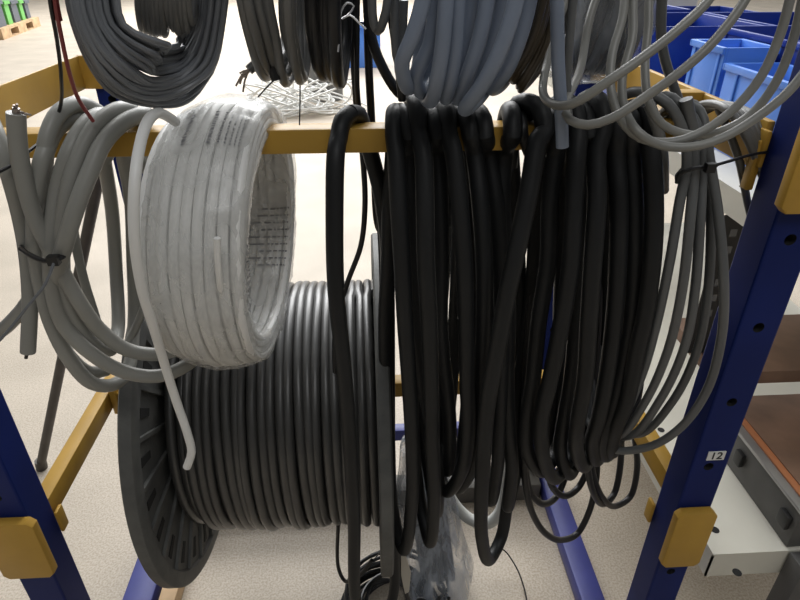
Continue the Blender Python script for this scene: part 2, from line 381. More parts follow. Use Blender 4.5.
# ---- thick black coil, right group
tC = [dict(t=554, dx=.006, f=[(556,150),(550,200),(548,260),(539,320),(533,380),(527,420),(527,450)], b=(543,471), k=[(556,450),(560,420),(560,380),(560,320),(562,260),(562,200)], yf=.64, yb=.75, yc=.68),
      dict(t=573, dx=.006, f=[(577,150),(574,200),(571,260),(562,320),(550,380),(541,420),(543,455)], b=(556,478), k=[(571,455),(576,420),(578,380),(580,320),(580,260),(580,200)], yf=.605, yb=.76, yc=.675, lift=.008),
      dict(t=583, dx=.006, f=[(583,150),(584,200),(582,260),(577,320),(571,380),(564,420),(560,450)], b=(570,474), k=[(580,450),(586,420),(590,380),(592,320),(592,260),(590,200)], yf=.65, yb=.78, yc=.70),
      dict(t=597, dx=.006, f=[(597,150),(597,200),(593,260),(589,320),(585,380),(578,420),(576,445)], b=(585,466), k=[(594,445),(600,420),(603,380),(605,320),(606,260),(606,200)], yf=.60, yb=.77, yc=.69, lift=.012),
      dict(t=612, dx=.006, f=[(616,150),(619,200),(618,260),(614,320),(606,380),(598,420),(592,440)], b=(597,460), k=[(608,440),(614,420),(618,380),(622,320),(624,260),(624,200)], yf=.62, yb=.77, yc=.69),
      dict(t=626, dx=.006, f=[(631,150),(634,200),(635,260),(631,320),(622,370),(612,410),(602,440)], b=(606,456), k=[(618,440),(626,410),(632,370),(636,320),(637,260),(634,200)], yf=.63, yb=.77, yc=.69),
      dict(t=643, dx=.006, f=[(651,150),(654,200),(653,250),(646,310),(637,350),(627,400),(615,430)], b=(612,452), k=[(622,430),(634,400),(640,350),(645,310),(649,250),(648,200)], yf=.61, yb=.76, yc=.68)]
coilC = MB(); coilC.tube(spline(bar_turns(tC, .0107), .009), .0107, 14)
tag(coilC.build('rubber_cable_coil', 'rubber'), 'thick black rubber coil beside the tied grey coil, rightmost of the black coils', 'cable coil', 'thick black rubber coils on the crossbar')

# ---- thinner black coil whose rings show below
tD = [dict(t=520, f=[(540,200),(530,320),(524,420),(525,480),(532,512),(545,533)], b=(561,540), k=[(577,534),(589,512),(596,480),(597,430),(590,320),(570,200)], yf=.72, yb=.80, yc=.76),
      dict(t=545, f=[(536,200),(530,320),(525,430),(526,475),(532,495)], b=(543,504), k=[(556,497),(565,478),(572,430),(580,320),(580,200)], yf=.73, yb=.80, yc=.75),
      dict(t=565, f=[(562,200),(560,320),(550,430),(548,468),(553,488)], b=(565,496), k=[(578,488),(588,468),(594,430),(596,320),(596,200)], yf=.74, yb=.80, yc=.76),
      dict(t=600, f=[(590,200),(590,320),(587,430),(588,470),(594,494)], b=(604,504), k=[(614,494),(620,468),(621,430),(612,320),(620,200)], yf=.74, yb=.82, yc=.78),
      dict(t=615, f=[(600,200),(598,320),(590,430),(592,470),(602,497)], b=(616,506), k=[(630,497),(637,470),(634,430),(622,320),(630,200)], yf=.75, yb=.83, yc=.80)]
coilD = MB(); coilD.tube(spline(bar_turns(tD, .0061), .009), .0061, 12)
tag(coilD.build('rubber_cable_coil', 'thin_black'), 'slimmer black coil behind, its open rings dangling lowest under the right black coil', 'cable coil', 'thick black rubber coils on the crossbar')

# ---- thin black cables hanging behind the single loop
b = MB()
cable(b, [(354,-60,.72),(353,40,.72),(356,100,.72),(363,160,.74),(365,205,.75),(361,245,.76),(347,284,.78),(335,330,.80),(338,430,.80),(339,500,.79),(339,570,.78),(345,581,.76),(360,575,.74),(372,560,.74)], .0038)
tag(b.build('thin_cable', 'thin_black'), 'slim black cable curving left behind the single thick loop, with a hook at its foot', 'cable')
b = MB()
cable(b, [(369,-60,.73),(368,40,.72),(371,110,.73),(375,170,.75),(381,240,.76),(383,330,.76),(384,420,.76),(388,500,.75),(397,540,.75),(403,580,.75),(408,600,.75)], .0048)
tag(b.build('thin_cable', 'thin_black'), 'slim black cable hanging straight behind the bar, right of the drum flange', 'cable')
b = MB()
cable(b, [(358,-60,.70),(357,30,.71),(358,100,.715),(372,172,.76),(378,180,.78)], .0032)
cable(b, [(372,172,.76),(378,230,.77),(386,236,.77)], .0025)
tag(b.build('thin_cable', 'thin_black'), 'thin black branching wire behind the bar, between the two slim black cables', 'cable')

# ---- grey coil right, tied
E = MB(); rE = .0058
Es = [
 [(612,100,.70),(640,92,.655),(668,104,.64),(684,135,.635),(687,165,.63),(680,200,.62),(670,260,.61),(655,330,.615),(640,380,.63),(620,420,.65),(600,432,.68),(585,415,.72),(590,340,.76),(605,250,.78),(625,180,.77),(640,130,.72)],
 [(640,130,.72),(655,100,.68),(672,98,.655),(690,125,.64),(694,165,.63),(690,220,.61),(682,290,.60),(668,350,.61),(645,402,.63),(618,436,.66),(598,425,.71),(592,360,.76),(615,250,.79),(640,170,.77),(655,125,.72)],
 [(655,125,.72),(672,108,.68),(688,112,.66),(700,135,.645),(702,165,.64),(700,220,.62),(695,290,.61),(685,345,.61),(660,400,.63),(630,436,.66),(606,428,.71),(600,360,.76),(622,260,.79),(645,180,.77),(660,130,.72)],
 [(660,130,.72),(678,106,.69),(694,105,.67),(706,130,.655),(709,165,.65),(711,220,.64),(708,290,.63),(697,350,.63),(672,402,.65),(640,434,.68),(615,425,.73),(612,360,.77),(632,250,.80),(655,170,.77),(668,125,.72)],
 [(668,125,.72),(684,104,.68),(700,112,.66),(706,140,.645),(712,175,.635),(719,220,.62),(724,290,.60),(721,340,.60),(707,390,.60),(680,428,.61),(648,447,.63),(612,449,.66),(592,430,.70),(588,380,.75)],
]
allE = []
for q in Es: allE += q if not allE else q[1:]
cable(E, allE, rE)
cable(E, [(649,104,.635),(655,120,.63),(662,150,.64),(664,190,.70)], .0062)                # stub lying over
gE = thing('tied_cable_coil', P(680,300,.66), 'mid grey coil zip-tied near its top, bulging right against the blue post', 'cable coil')
E.build('coiled_cable', 'mid_grey', gE)
tE = MB(); pts = spline(PP([(677,182,.622),(680,174,.618),(692,169,.612),(706,167,.622),(716,165,.65),(706,160,.672),(690,164,.67),(678,174,.65),(677,182,.622)]), .004)
tE.tube(pts, .0024, 8); hd = P(709, 167, .618); tE.box(hd.x-.005, hd.x+.005, hd.y-.006, hd.y+.002, hd.z-.005, hd.z+.005)
cable(tE, [(709,167,.622),(730,161,.64),(750,155,.66),(775,151,.69)], .0018, 6)
tE.build('cable_tie', 'thin_black', gE)

# ---- grey coil left
Gm = MB(); rG = .0086
strand = [
 [(16,113,.60),(18,145,.60),(24,180,.60),(34,215,.60),(48,245,.60),(64,275,.60),(80,303,.60),(100,330,.61),(128,350,.62),(160,354,.63),(186,344,.65),(205,320,.68),(203,280,.74)],
 [(-14,110,.66),(-4,135,.62),(8,170,.61),(20,215,.62),(27,255,.625),(30,300,.62),(28,352,.61)],
 [(203,280,.76),(170,200,.78),(132,150,.76),(112,125,.72),(98,112,.70),(80,104,.68),(60,112,.65),(48,135,.63),(44,170,.62),(43,215,.62),(45,255,.625),(35,290,.63),(15,318,.64),(-10,335,.66),(-60,330,.69)],
 [(100,170,.74),(92,135,.72),(84,120,.70),(76,117,.675),(58,127,.65),(44,155,.62),(36,195,.61),(35,245,.61),(42,290,.61),(52,325,.61),(70,360,.61),(92,383,.62),(112,385,.64),(128,370,.68),(134,320,.74),(133,260,.76),(131,200,.76),(124,160,.73),(118,128,.70),(104,115,.68),(88,122,.65),(70,150,.62),(58,190,.61),(52,240,.60),(52,285,.60),(64,325,.60),(92,354,.60),(125,372,.61),(158,376,.62),(185,366,.64),(204,345,.68),(200,300,.74)],
 [(200,300,.74),(175,220,.77),(150,150,.75),(140,118,.70),(122,109,.67),(100,122,.64),(82,150,.62),(70,185,.605),(62,235,.60),(64,285,.605),(76,320,.61),(92,342,.62),(110,350,.65),(118,330,.70),(116,270,.75),(112,210,.76),(104,160,.73)],
 [(104,160,.73),(120,130,.71),(146,114,.68),(124,122,.65),(104,142,.625),(90,172,.605),(77,205,.59),(66,240,.585),(57,275,.60),(56,320,.63),(66,352,.64),(88,372,.65),(106,370,.68)],
]
for q in strand: cable(Gm, q, rG, 14)
gG = thing('tied_cable_coil', P(80,330,.62), 'light grey thick coil on the left end of the crossbar, bound with a black tie', 'cable coil')
Gm.build('coiled_cable', 'grey', gG)
thn = MB()
cable(thn, [(70,210,.66),(76,245,.66),(84,280,.67),(95,315,.68),(104,345,.69)], .0055)
cable(thn, [(150,285,.74),(143,310,.73),(132,335,.72),(122,352,.70)], .0055)
thn.build('thin_inner_strand', 'grey', gG)
fr = MB()
for (a, bb) in (((16,113),(17,104)),((16,112),(31,115)),((15,113),(14,105)),((17,112),(24,113))):
    fr.tube([P(*a,.60), P(*bb,.598)], .0012, 6)
fr.tube([P(16,114,.60), P(16,108,.60)], .0035, 8)
fr.build('bare_wire_end', 'copper', gG)
fr = MB(); fr.tube([P(27,352,.61), P(26,358,.61)], .0022, 8); fr.build('bare_wire_end', 'thin_black', gG)
tG = MB()
pts = spline(PP([(21,249,.60),(30,255,.585),(45,261,.575),(58,259,.575),(67,253,.59),(67,247,.61),(58,243,.63),(40,243,.64),(25,245,.63),(21,249,.60)]), .004)
tG.tube(pts, .0028, 8); hd = P(54, 261, .573); tG.box(hd.x-.0055, hd.x+.0055, hd.y-.004, hd.y+.004, hd.z-.004, hd.z+.006)
tG.build('cable_tie', 'thin_black', gG)
tl = MB(); cable(tl, [(54,263,.57),(46,283,.56),(28,306,.555),(0,340,.55),(-25,362,.55)], .0017, 6)
o = tl.build('tie_tail', 'slate', gG)
t2 = MB(); cable(t2, [(42,141,.64),(28,152,.62),(12,165,.60),(-15,178,.58)], .0018, 6)
t2.build('tie_tail', 'thin_black', gG)

# ---- white coil in printed film
wc = Vector((-.167, .672, H-.298)); wax = .052; Ri, Ro = .119, .157
def rtaper(u, R_, hw):
    q = u/hw; return R_ - (R_-.119)*(.20*q*q + (.14*-q if q < 0 else 0)) - (.007*-q if q < 0 else 0)*(R_-.10)/.05
W = MB(); rw = .0056
cols, lays = 9, 4
wseq = []
for L in range(lays):
    rr = Ri + rw + L*(Ro-Ri-2*rw)/(lays-1)
    for j in range(cols):
        jj = j if L % 2 == 0 else cols-1-j
        wseq.append((rr, -wax+rw+jj*(2*wax-2*rw)/(cols-1)))
pts = []
ns = 56
for q, (rr, ux) in enumerate(wseq):
    r2, u2 = wseq[min(q+1, len(wseq)-1)]
    ph = random.uniform(0, 6.3); am = random.uniform(.0003, .0014)
    for k in range(ns):
        s = k/ns; m = 0 if s < .8 else (s-.8)/.2
        a = math.pi/2 + 2*math.pi*s
        u = ux+(u2-ux)*m + am*math.sin(a*2+ph); R_ = rtaper(u, rr+(r2-rr)*m, wax)
        u += -.010*math.sin(a)*-1
        sag = 1+.02*max(0, -math.sin(a))                       # hangs a little longer than wide
        pts.append(wc + Vector((u + .012*math.sin(a)*0 - .05*math.cos(a)*(-.25), R_*math.cos(a)*.97, R_*math.sin(a)*sag)))
W.tube(pts, rw, 9)
cable(W, [(176,122,.625),(160,113,.60),(148,121,.565),(140,145,.535),(135,180,.51),(134,230,.50),(141,285,.505),(153,325,.52),(164,362,.54),(176,400,.55),(187,432,.55),(191.5,452,.55),(187,467,.55)], .0050)
gW = thing('wrapped_cable_coil', (wc.x, wc.y, wc.z-.17), 'white cable coil in crinkled printed film on the crossbar, one end dangling', 'cable coil')
W.build('coiled_cable', 'white', gW)
cE = MB()
cable(cE, [(217,238,.514),(218,262,.515),(220,285,.520),(223,305,.535)], .0033)
cE.build('inner_cable_end', 'white', gW)
# film shell: wrinkled rounded-square section swept around
from mathutils import noise as mn
def shell(c, Ri, Ro, hw, pad, n=150, m=40, amp=.003, skip=None):
    V = []; F = []; mb = MB()
    rc = (Ri+Ro)/2; hr = (Ro-Ri)/2+pad; hx = hw+pad
    def surf(a, b, off=0):
        ca, sa = math.cos(b), math.sin(b); e = .5
        u = hx*math.copysign(abs(ca)**e, ca); v = hr*math.copysign(abs(sa)**e, sa)
        R_ = rtaper(u, rc+v, hx); u += .010*math.sin(a); sag = 1+.02*max(0, -math.sin(a))
        p = Vector((u+.0125*math.cos(a), R_*math.cos(a)*.97, R_*math.sin(a)*sag))
        nrm = Vector((ca, sa*math.cos(a), sa*math.sin(a)))
        d = mn.noise(Vector((u*26, math.cos(a)*5, math.sin(a)*5)))*amp + abs(mn.noise(Vector((u*90+3, math.cos(a)*14, math.sin(a)*14))))*amp*.8
        return Vector(c)+p+nrm*(d+off)
    for i in range(n):
        a = 2*math.pi*i/n
        for j in range(m): V.append(surf(a, 2*math.pi*j/m))
    for i in range(n):
        i2 = (i+1) % n
        for j in range(m):
            j2 = (j+1) % m; F.append((i*m+j, i2*m+j, i2*m+j2, i*m+j2))
    mb.add(V, F, True); return mb, surf
sh, surf = shell(wc, Ri, Ro, wax, .0035)
pr = sh; pr.cur = 1
# lines of small print on the film: on the right side face, the far inner wall and across the top
def printrow(a0, a1, b, size):
    a = a0
    while a < a1:
        w = random.choice((.010,.016,.024,.013)); g = .010
        q = [surf(a, b, .0012), surf(min(a+w,a1), b, .0012), surf(min(a+w,a1), b+size, .0012), surf(a, b+size, .0012)]
        pr.add(q, [(0,1,2,3)]); a += w+g
for k in range(7): printrow(1.85, 2.15, 1.0+k*.1, .028)                # over the top, front
def printline(a, b0, b1, h):                                      # a line of print running across the film
    b = b0
    while b < b1:
        w = random.choice((.05,.08,.11)); q = [surf(a, b, .0012), surf(a, min(b+w,b1), .0012), surf(a+h, min(b+w,b1), .0012), surf(a+h, b, .0012)]
        pr.add(q, [(0,1,2,3)]); b += w+.04
for k in range(9): printline(-.78+k*.085, 4.15, 5.5, .018)
for k in range(12): printline(2.75+k*.055, -.5, .25, .016)
fw = pr.build('packing_film', ('film_white','print'), gW)

# ------------------------------------------------------------ drum with wound cable
DC = Vector((0, .955, H-.790)); DR = .333; xa, xb = -.350, .005
gD = thing('cable_drum', (-.19, DC.y, DC.z-DR), 'large dark grey drum wound with black cable, hanging on the lower yellow bar', 'cable drum')
def flange(x0, x1, inner):
    b = MB(); w = x1-x0; s = 1 if inner > 0 else -1
    # profile (axial, radius): broad rim, recessed web, hub collar
    xi = x1 if s > 0 else x0; xo = x0 if s > 0 else x1
    pr_ = [(xo, .030), (xo, DR-.004), (xo+s*.003, DR), (xi-s*.003, DR), (xi, DR-.004), (xi, DR-.026), (xi-s*.006, DR-.030), (xi-s*.006, .10), (xi, .095), (xi, .030)]
    b.rings([(u, r) for u, r in pr_], (0, DC.y, DC.z), 'X', 96)
    for k in range(24):                                   # radial ribs on the web
        a = 2*math.pi*k/24; ca, sa = math.cos(a), math.sin(a); hw = .0035
        v = []
        for xx in (xi-s*.007, xi-s*.0005):
            for r, ww in ((.10, -hw), (DR-.028, -hw), (DR-.028, hw), (.10, hw)):
                v.append((xx, DC.y+r*ca-ww*sa, DC.z+r*sa+ww*ca))
        b.add(v, [(3,2,1,0),(4,5,6,7),(0,1,5,4),(1,2,6,5),(2,3,7,6),(3,0,4,7)])
    sl = b; b.cur = 1
    for k in range(24):                                   # slots between the ribs, near the rim
        a = 2*math.pi*(k+.5)/24; ca, sa = math.cos(a), math.sin(a)
        v = []
        for xx in (xi-s*.0062, xi-s*.0048):
            for r, ww in ((.255, -.006), (.292, -.008), (.292, .008), (.255, .006)):
                v.append((xx, DC.y+r*ca-ww*sa, DC.z+r*sa+ww*ca))
        sl.add(v, [(3,2,1,0),(4,5,6,7),(0,1,5,4),(1,2,6,5),(2,3,7,6),(3,0,4,7)])
    b.build('flange', ('drum','hole'), gD)
flange(xa-.024, xa, 1); flange(xb, xb+.022, -1)
hb = MB(); hb.rings([(xa-.02, .034), (xa-.02, .15), (xb+.02, .15), (xb+.02, .034)], (0, DC.y, DC.z), 'X', 48)
hb.build('hub', 'drum', gD)
wd = MB(); rcb = .0088; nst = 21
def layer(R0, n, x0, x1, jr, jx):
    pts = []
    for q in range(n):
        u0 = x0+(x1-x0)*q/(n-1); u1 = x0+(x1-x0)*(q+1)/(n-1)
        j0 = random.uniform(-jr, jr); ph = random.uniform(0,6.3); jj = random.uniform(-jx, jx)
        for k in range(60):
            s = k/60; a = math.pi/2+2*math.pi*s
            sg = 0 if a < math.pi else 0
            droop = .006*max(0, -math.sin(a))*random.uniform(.9,1.1)
            e = math.sin(math.pi*s)
            pts.append((u0+(u1-u0)*s + jj*e + .002*math.sin(a+ph), DC.y+(R0+j0*e)*math.cos(a), DC.z+(R0+j0*e+droop)*math.sin(a)))
    wd.tube(pts, rcb, 10)
layer(.202, 20, xa+.012, xb-.012, .001, .001)
layer(.217, 20, xa+.012, xb-.012, .002, .002)
layer(.2325, nst, xa+.045, xb-.010, .0045, .006)
wo = wd.build('wound_cable', 'drum_cable', gD)

# ------------------------------------------------------------ upper row: coils on the upper crossbar
UT = H+.125
def upper(turns, r, n=12, step=.008, **kw):
    mb = MB(); mb.tube(spline(bar_turns(turns, r, .675, UT), step), r, n); return mb
# big coil of thin slate cable, upper left
random.seed(3)
tt = []
N1 = 44
for i in range(N1):
    s = i/(N1-1); v = random.random(); u = random.random()
    # u moves across the bundle (inner .. outer), v moves left / right
    ou = u
    lx = 112-48*ou + random.uniform(-5,5); by = 50+54*ou+random.uniform(-4,3); rx = 197+29*ou + random.uniform(-6,5)
    bx = 158+10*(v-.5)
    tt.append(dict(x=-.34+.05*v, dx=.05, f=[(lx-4,-90),(lx,-20),(lx+9,25),(lx+28+4*(1-ou),25+.55*(by-25)),(lx+54-4*ou,25+.86*(by-25))], b=(bx,by), k=[(bx+24+6*ou,by-3-5*ou),(rx-14,by*.62+8),(rx-4,25),(rx,-20),(rx-4,-90)], yf=.54+.05*v, yb=.64+.06*v, yc=.60+.03*v))
mb = upper(tt, .0027, 8, .009)
tag(mb.build('thin_cable_coil', 'slate'), 'large coil of thin slate-grey cable hanging at the upper left', 'cable coil')
# small inner bundle
random.seed(5); tt = []
for i in range(12):
    s = i/11; x = 138+50*s
    tt.append(dict(x=-.30+.04*s, dx=.004, f=[(x-3,-80),(x,-30),(x,5)], b=(x+4, 32-8*abs(s-.4)+random.uniform(-5,4)), k=[(x+8,5),(x+6,-30),(x+3,-80)], yf=.60, yb=.68, yc=.63))
mb = upper(tt, .0032, 8)
tag(mb.build('thin_cable_coil', 'dark_grey'), 'small bundle of dark grey cable loops inside the big upper left coil', 'cable coil')
# dark grey coil
random.seed(8); T0 = dict(t=262, dx=.01, f=[(236,-60),(242,-10),(252,30)], b=(268,68), k=[(283,40),(284,0),(280,-60)], yf=.60, yb=.72, yc=.65)
T1 = dict(t=300, dx=.01, f=[(290,-60),(290,-10),(292,30)], b=(303,78), k=[(308,40),(304,0),(300,-60)], yf=.61, yb=.73, yc=.66)
mb = upper(lerp_turns(T0, T1, 9, 5, .03), .0047)
g2 = thing('cable_coil', P(280,60,.65), 'dark grey coil with a frayed wire end, right of the big slate coil', 'cable coil')
mb.build('coiled_cable', 'dark_grey', g2)
b = MB(); cable(b, [(268,52,.66),(258,62,.655),(249,70,.65)], .0050); b.build('cable_end', 'dark_grey', g2)
b = MB()
for q in ([(249,70),(243,74),(236,86)],[(249,70),(245,80),(243,92)],[(250,71),(242,78),(240,84)],[(249,70),(240,73),(247,78)]):
    cable(b, [(x,y,.65) for x,y in q], .0011, 6, .004)
b.build('bare_wire_end', 'copper', g2)
b = MB(); cable(b, [(284,72,.64),(272,82,.635),(258,97,.63)], .0009, 6); cable(b, [(272,66,.64),(276,80,.64)], .005, 8); b.build('cable_tie', 'thin_black', g2)
b = MB(); cable(b, [(300,60,.66),(300,100,.66),(299.5,125,.66)], .0008, 6)
tag(b.build('hanging_wire', 'thin_black'), 'hair-thin wire hanging straight down to the crossbar', 'wire')
# black coil
random.seed(9); T0 = dict(t=310, dx=.006, f=[(306,-60),(310,-10),(313,30)], b=(322,74), k=[(330,40),(330,0),(325,-60)], yf=.62, yb=.73, yc=.67)
T1 = dict(t=340, dx=.006, f=[(333,-60),(332,-10),(333,40)], b=(338,80), k=[(346,50),(348,0),(345,-60)], yf=.60, yb=.72, yc=.66)
mb = upper(lerp_turns(T0, T1, 6, 2, .01), .0068)
tag(mb.build('cable_coil', 'thin_black'), 'black coil in the upper row directly above the single thick loop', 'cable coil')
b = MB(); cable(b, [(338,52,.60),(340,30,.60),(341,12,.60),(347,3,.60),(354,6,.60),(347,16,.60),(342,19,.60),(350,15,.60),(358,22,.60),(366,29,.60)], .0009, 6, .004)
tag(b.build('silver_twine', 'foil'), 'crumpled silver twine tied in front of the black upper coil', 'twine')
b = MB(); cable(b, [(372,-60,.70),(368,0,.70),(372,40,.70),(385,72,.70),(398,92,.70),(410,100,.71)], .0058)
cable(b, [(380,-60,.66),(392,20,.66),(398,62,.66),(402,100,.67)], .0045)
tag(b.build('thin_cable', 'thin_black'), 'black cable sweeping right behind the blue-grey coil, upper row', 'cable')
b = MB(); cable(b, [(371,-60,.62),(372,0,.61),(374,24,.61),(378,31,.61),(383,22,.60),(388,0,.60),(390,-60,.62)], .0042)
cable(b, [(396,-60,.62),(395,0,.61),(395,40,.61),(398,64,.61),(402,40,.62),(404,0,.62)], .0042)
tag(b.build('cable_coil', 'mid_grey'), 'two narrow grey loops left of the blue-grey coil in the upper row', 'cable coil')
# blue-grey coil
rB = .0069
tb = [dict(t=420, dx=.01, f=[(430,-60),(423,0),(411,40),(402,62)], b=(407,87), k=[(417,72),(422,30),(426,-40)], yf=.55, yb=.66, yc=.58),
      dict(t=432, dx=.01, f=[(440,-60),(436,0),(430,45),(416,75)], b=(421,92), k=[(428,75),(436,30),(440,-40)], yf=.57, yb=.67, yc=.60),
      dict(t=440, dx=.01, f=[(450,-60),(446,0),(442,50),(436,85)], b=(431,101), k=[(424,88),(430,45),(440,-40)], yf=.55, yb=.66, yc=.59),
      dict(t=450, dx=.01, f=[(462,-60),(458,0),(455,50),(449,85)], b=(446,98), k=[(447,85),(452,45),(458,-40)], yf=.56, yb=.67, yc=.60),
      dict(t=462, dx=.01, f=[(475,-60),(470,0),(466,40),(460,80)], b=(456,98), k=[(462,85),(468,45),(475,-40)], yf=.58, yb=.68, yc=.61),
      dict(t=470, dx=.01, f=[(492,-60),(487,0),(479,40),(466,80)], b=(460,99), k=[(470,88),(482,45),(490,-40)], yf=.56, yb=.67, yc=.60),
      dict(t=485, dx=.01, f=[(512,-60),(503,0),(493,40),(480,75)], b=(468,97), k=[(485,85),(498,45),(505,-40)], yf=.59, yb=.69, yc=.62),
      dict(t=495, dx=.01, f=[(524,-60),(516,0),(502,45),(484,82)], b=(465,108), k=[(484,92),(505,55),(515,-40)], yf=.54, yb=.66, yc=.57),
      dict(t=508, dx=.01, f=[(536,-60),(530,0),(518,45),(506,72)], b=(492,88), k=[(505,80),(520,45),(525,-40)], yf=.60, yb=.70, yc=.63)]
mb = upper(tb, rB, 14)
tag(mb.build('cable_coil', 'blue_grey'), 'thick blue-grey coil bulging down over the black coils, upper row centre', 'cable coil')
random.seed(11); T0 = dict(t=520, dx=.01, f=[(545,-60),(541,0),(528,40)], b=(508,76), k=[(524,60),(545,20),(552,-40)], yf=.62, yb=.70, yc=.66)
T1 = dict(t=540, dx=.01, f=[(562,-60),(556,0),(546,45)], b=(522,84), k=[(545,60),(560,20),(565,-40)], yf=.64, yb=.72, yc=.67)
mb = upper(lerp_turns(T0, T1, 6, 3, .01), .0038)
tag(mb.build('cable_coil', 'brown_sheath'), 'thin brownish black coil between the blue-grey coil and its dangling neighbour', 'cable coil')
b = MB(); cable(b, [Vector((.205,.675,UT+.006)), Vector((.205,.652,UT-.004)), (556,-60,.58),(557,0,.575),(558,60,.575),(561,110,.575),(562.5,147,.575)], .0062)
tag(b.build('cable_end', 'blue_grey'), 'straight blue-grey cable end hanging alone in front of the bar', 'cable')
b = MB(); cable(b, [(578,-60,.60),(573,0,.60),(569,50,.60),(567,100,.60),(569,120,.595)], .0042)
tag(b.build('hanging_cable', 'mid_grey'), 'thin grey cable hanging right beside the blue-grey cable end', 'cable')
# film-wrapped coil upper right
g6 = thing('wrapped_cable_coil', P(608,60,.80), 'dark coil in clear crinkled film, upper row', 'cable coil')
b = MB(); cc = P(612, -30, .80)
for k in range(9):
    u = (k-4)*.009
    for rr in (.10, .114, .088):
        pts = [cc+Vector((u+.012*math.sin(a*1), rr*math.cos(a)*.45, rr*math.sin(a))) for a in [2*math.pi*i/40 for i in range(41)]]
        b.tube(pts, .0048, 7)
b.build('coiled_cable', 'dark_grey', g6)
V = []; F = []; mb = MB(); n, m = 60, 30
for i in range(n):
    a = 2*math.pi*i/n
    for j in range(m):
        t = 2*math.pi*j/m; u = .052*math.cos(t); v = .022*math.sin(t)
        p = Vector((u+.012*math.sin(a), (.101+v)*math.cos(a)*.52, (.101+v)*math.sin(a)*1.04))
        d = abs(mn.noise(p*45))*.012
        V.append(cc+p+p.normalized()*d)
for i in range(n):
    for j in range(m): F.append((i*m+j, ((i+1) % n)*m+j, ((i+1) % n)*m+(j+1) % m, i*m+(j+1) % m))
mb.add(V, F, True); mb.build('packing_film', 'film_clear', g6)
# large loose grey loops, upper right
Fm = MB(); rF = .0043
loops = [
 [Vector((.42,.675,UT+.005)),(735,-70,.58),(712,-5,.56),(680,28,.55),(650,52,.545),(610,80,.54),(572,104,.55),(545,98,.60),(548,60,.66),(580,-30,.70),Vector((.33,.70,UT)),Vector((.34,.675,UT+.005))],
 [Vector((.40,.675,UT+.005)),(775,-70,.58),(748,-5,.56),(715,40,.55),(680,72,.545),(648,95,.545),(612,118,.545),(588,125,.55),(570,120,.56),(565,106,.58),(580,70,.64),(600,-10,.70),Vector((.35,.70,UT)),Vector((.36,.675,UT+.005))],
 [Vector((.42,.675,UT+.005)),(805,-70,.58),(791,-5,.57),(780,35,.565),(762,75,.56),(738,105,.56),(705,130,.56),(672,142,.56),(640,138,.565),(620,118,.575),(611,90,.59),(612,55,.61),(622,20,.63),(632,-30,.66),Vector((.37,.70,UT)),Vector((.38,.675,UT+.005))],
 [Vector((.44,.675,UT+.005)),(812,-70,.60),(803,-5,.59),(793,40,.585),(776,82,.58),(750,115,.58),(718,132,.58),(690,135,.585),(662,124,.59),(649,102,.60),(645,70,.62),(648,30,.64),(656,-30,.67),Vector((.41,.70,UT)),Vector((.42,.675,UT+.005))],
 [Vector((.45,.675,UT+.005)),(850,-70,.57),(838,0,.56),(815,55,.555),(790,90,.55),(756,118,.55),(722,138,.55),(690,147,.55),(660,145,.555),(638,132,.56),(625,110,.58),(622,80,.60),(632,40,.62),(640,-30,.66),Vector((.39,.70,UT)),Vector((.40,.675,UT+.005))],
]
for q in loops: cable(Fm, q, rF)
tag(Fm.build('cable_coil', 'loop_grey'), 'loose wide thin grey loops at the upper right, crossing before the blue bins', 'cable coil')
b = MB(); cable(b, [(668,-60,.70),(662,0,.70),(662,45,.70),(672,82,.70),(682,108,.70),(692,128,.69)], .0055)
cable(b, [(686,99,.64),(689,115,.64),(694,135,.64),(697,150,.645)], .0068)
tag(b.build('cable_end', 'mid_grey'), 'dark grey cable dropping behind the wide loops onto the tied grey coil', 'cable')
# cable coil lying over the right side rail
b = MB()
for k in range(6):
    d = 6.5*k
    cable(b, [(668+d*.6,150,.80),(676+d*.7,122-k,.80),(694+d*.8,108-k*.6,.79),(714+d,104+k*1.5,.75),(732+d*.95,114+k*2,.71),(745+d*.8,134+k*2,.695),(757+d*.7,160,.69),(770+d*.6,200,.69),(780+d*.5,250,.70)], .0052, 10)
cable(b, [(718,108,.75),(730,135,.72),(739,160,.71),(748,205,.71),(757,240,.70)], .0048, 10)
tag(b.build('cable_coil', 'dark_grey'), 'small dark grey coil hung on the right side rail beside the blue post', 'cable coil')
# wires upper left
b = MB(); cable(b, [(46,-60,.55),(50,0,.56),(57,40,.58),(61,75,.60),(60,108,.64),(52,128,.645),(42,141,.64)], .0018, 8)
tag(b.build('thin_wire', 'thin_black'), 'thin black wire hanging at the upper left beside the red one', 'wire')
b = MB(); cable(b, [(50,-60,.55),(55,0,.56),(62,40,.57),(70,75,.58),(79,100,.60),(93,121,.62)], .0019, 8)
cable(b, [(52,-60,.555),(55,0,.565),(59,20,.57)], .003, 8)
tag(b.build('thin_wire', 'red'), 'thin dark red wire ending on the left grey coil', 'wire')

# ------------------------------------------------------------ things under the rack
# film wrapped coil standing on the floor
g7 = thing('wrapped_cable_coil', G(445,598), 'film-wrapped dark coil standing on the floor under the black coils', 'cable coil')
b0 = G(443, 612); tp = Vector((b0.x-.03, b0.y+.16, .36))
b = MB()
for k in range(7):
    u = (k-3)*.011
    pts = []
    for i in range(33):
        a = 2*math.pi*i/32
        pts.append(Vector((b0.x-.02+u-.016*math.sin(a), b0.y+.115+.042*math.cos(a)+.045*math.sin(a), .165+.135*math.sin(a))))
    b.tube(pts, .0075, 8)
b.build('coiled_cable', 'slate', g7)
b = MB()
cable(b, [(437,418,1.0),(437,450,1.0),(443,480,.99),(455,505,.97),(470,519,.95),(486,524,.93),(500,512,.93),(506,480,.95),(507,450,.98),(500,410,1.02)], .0135, 14)
b.build('pale_hose_loop', 'pale', g7)
mb = MB(); V = []; F = []; n, m = 46, 26
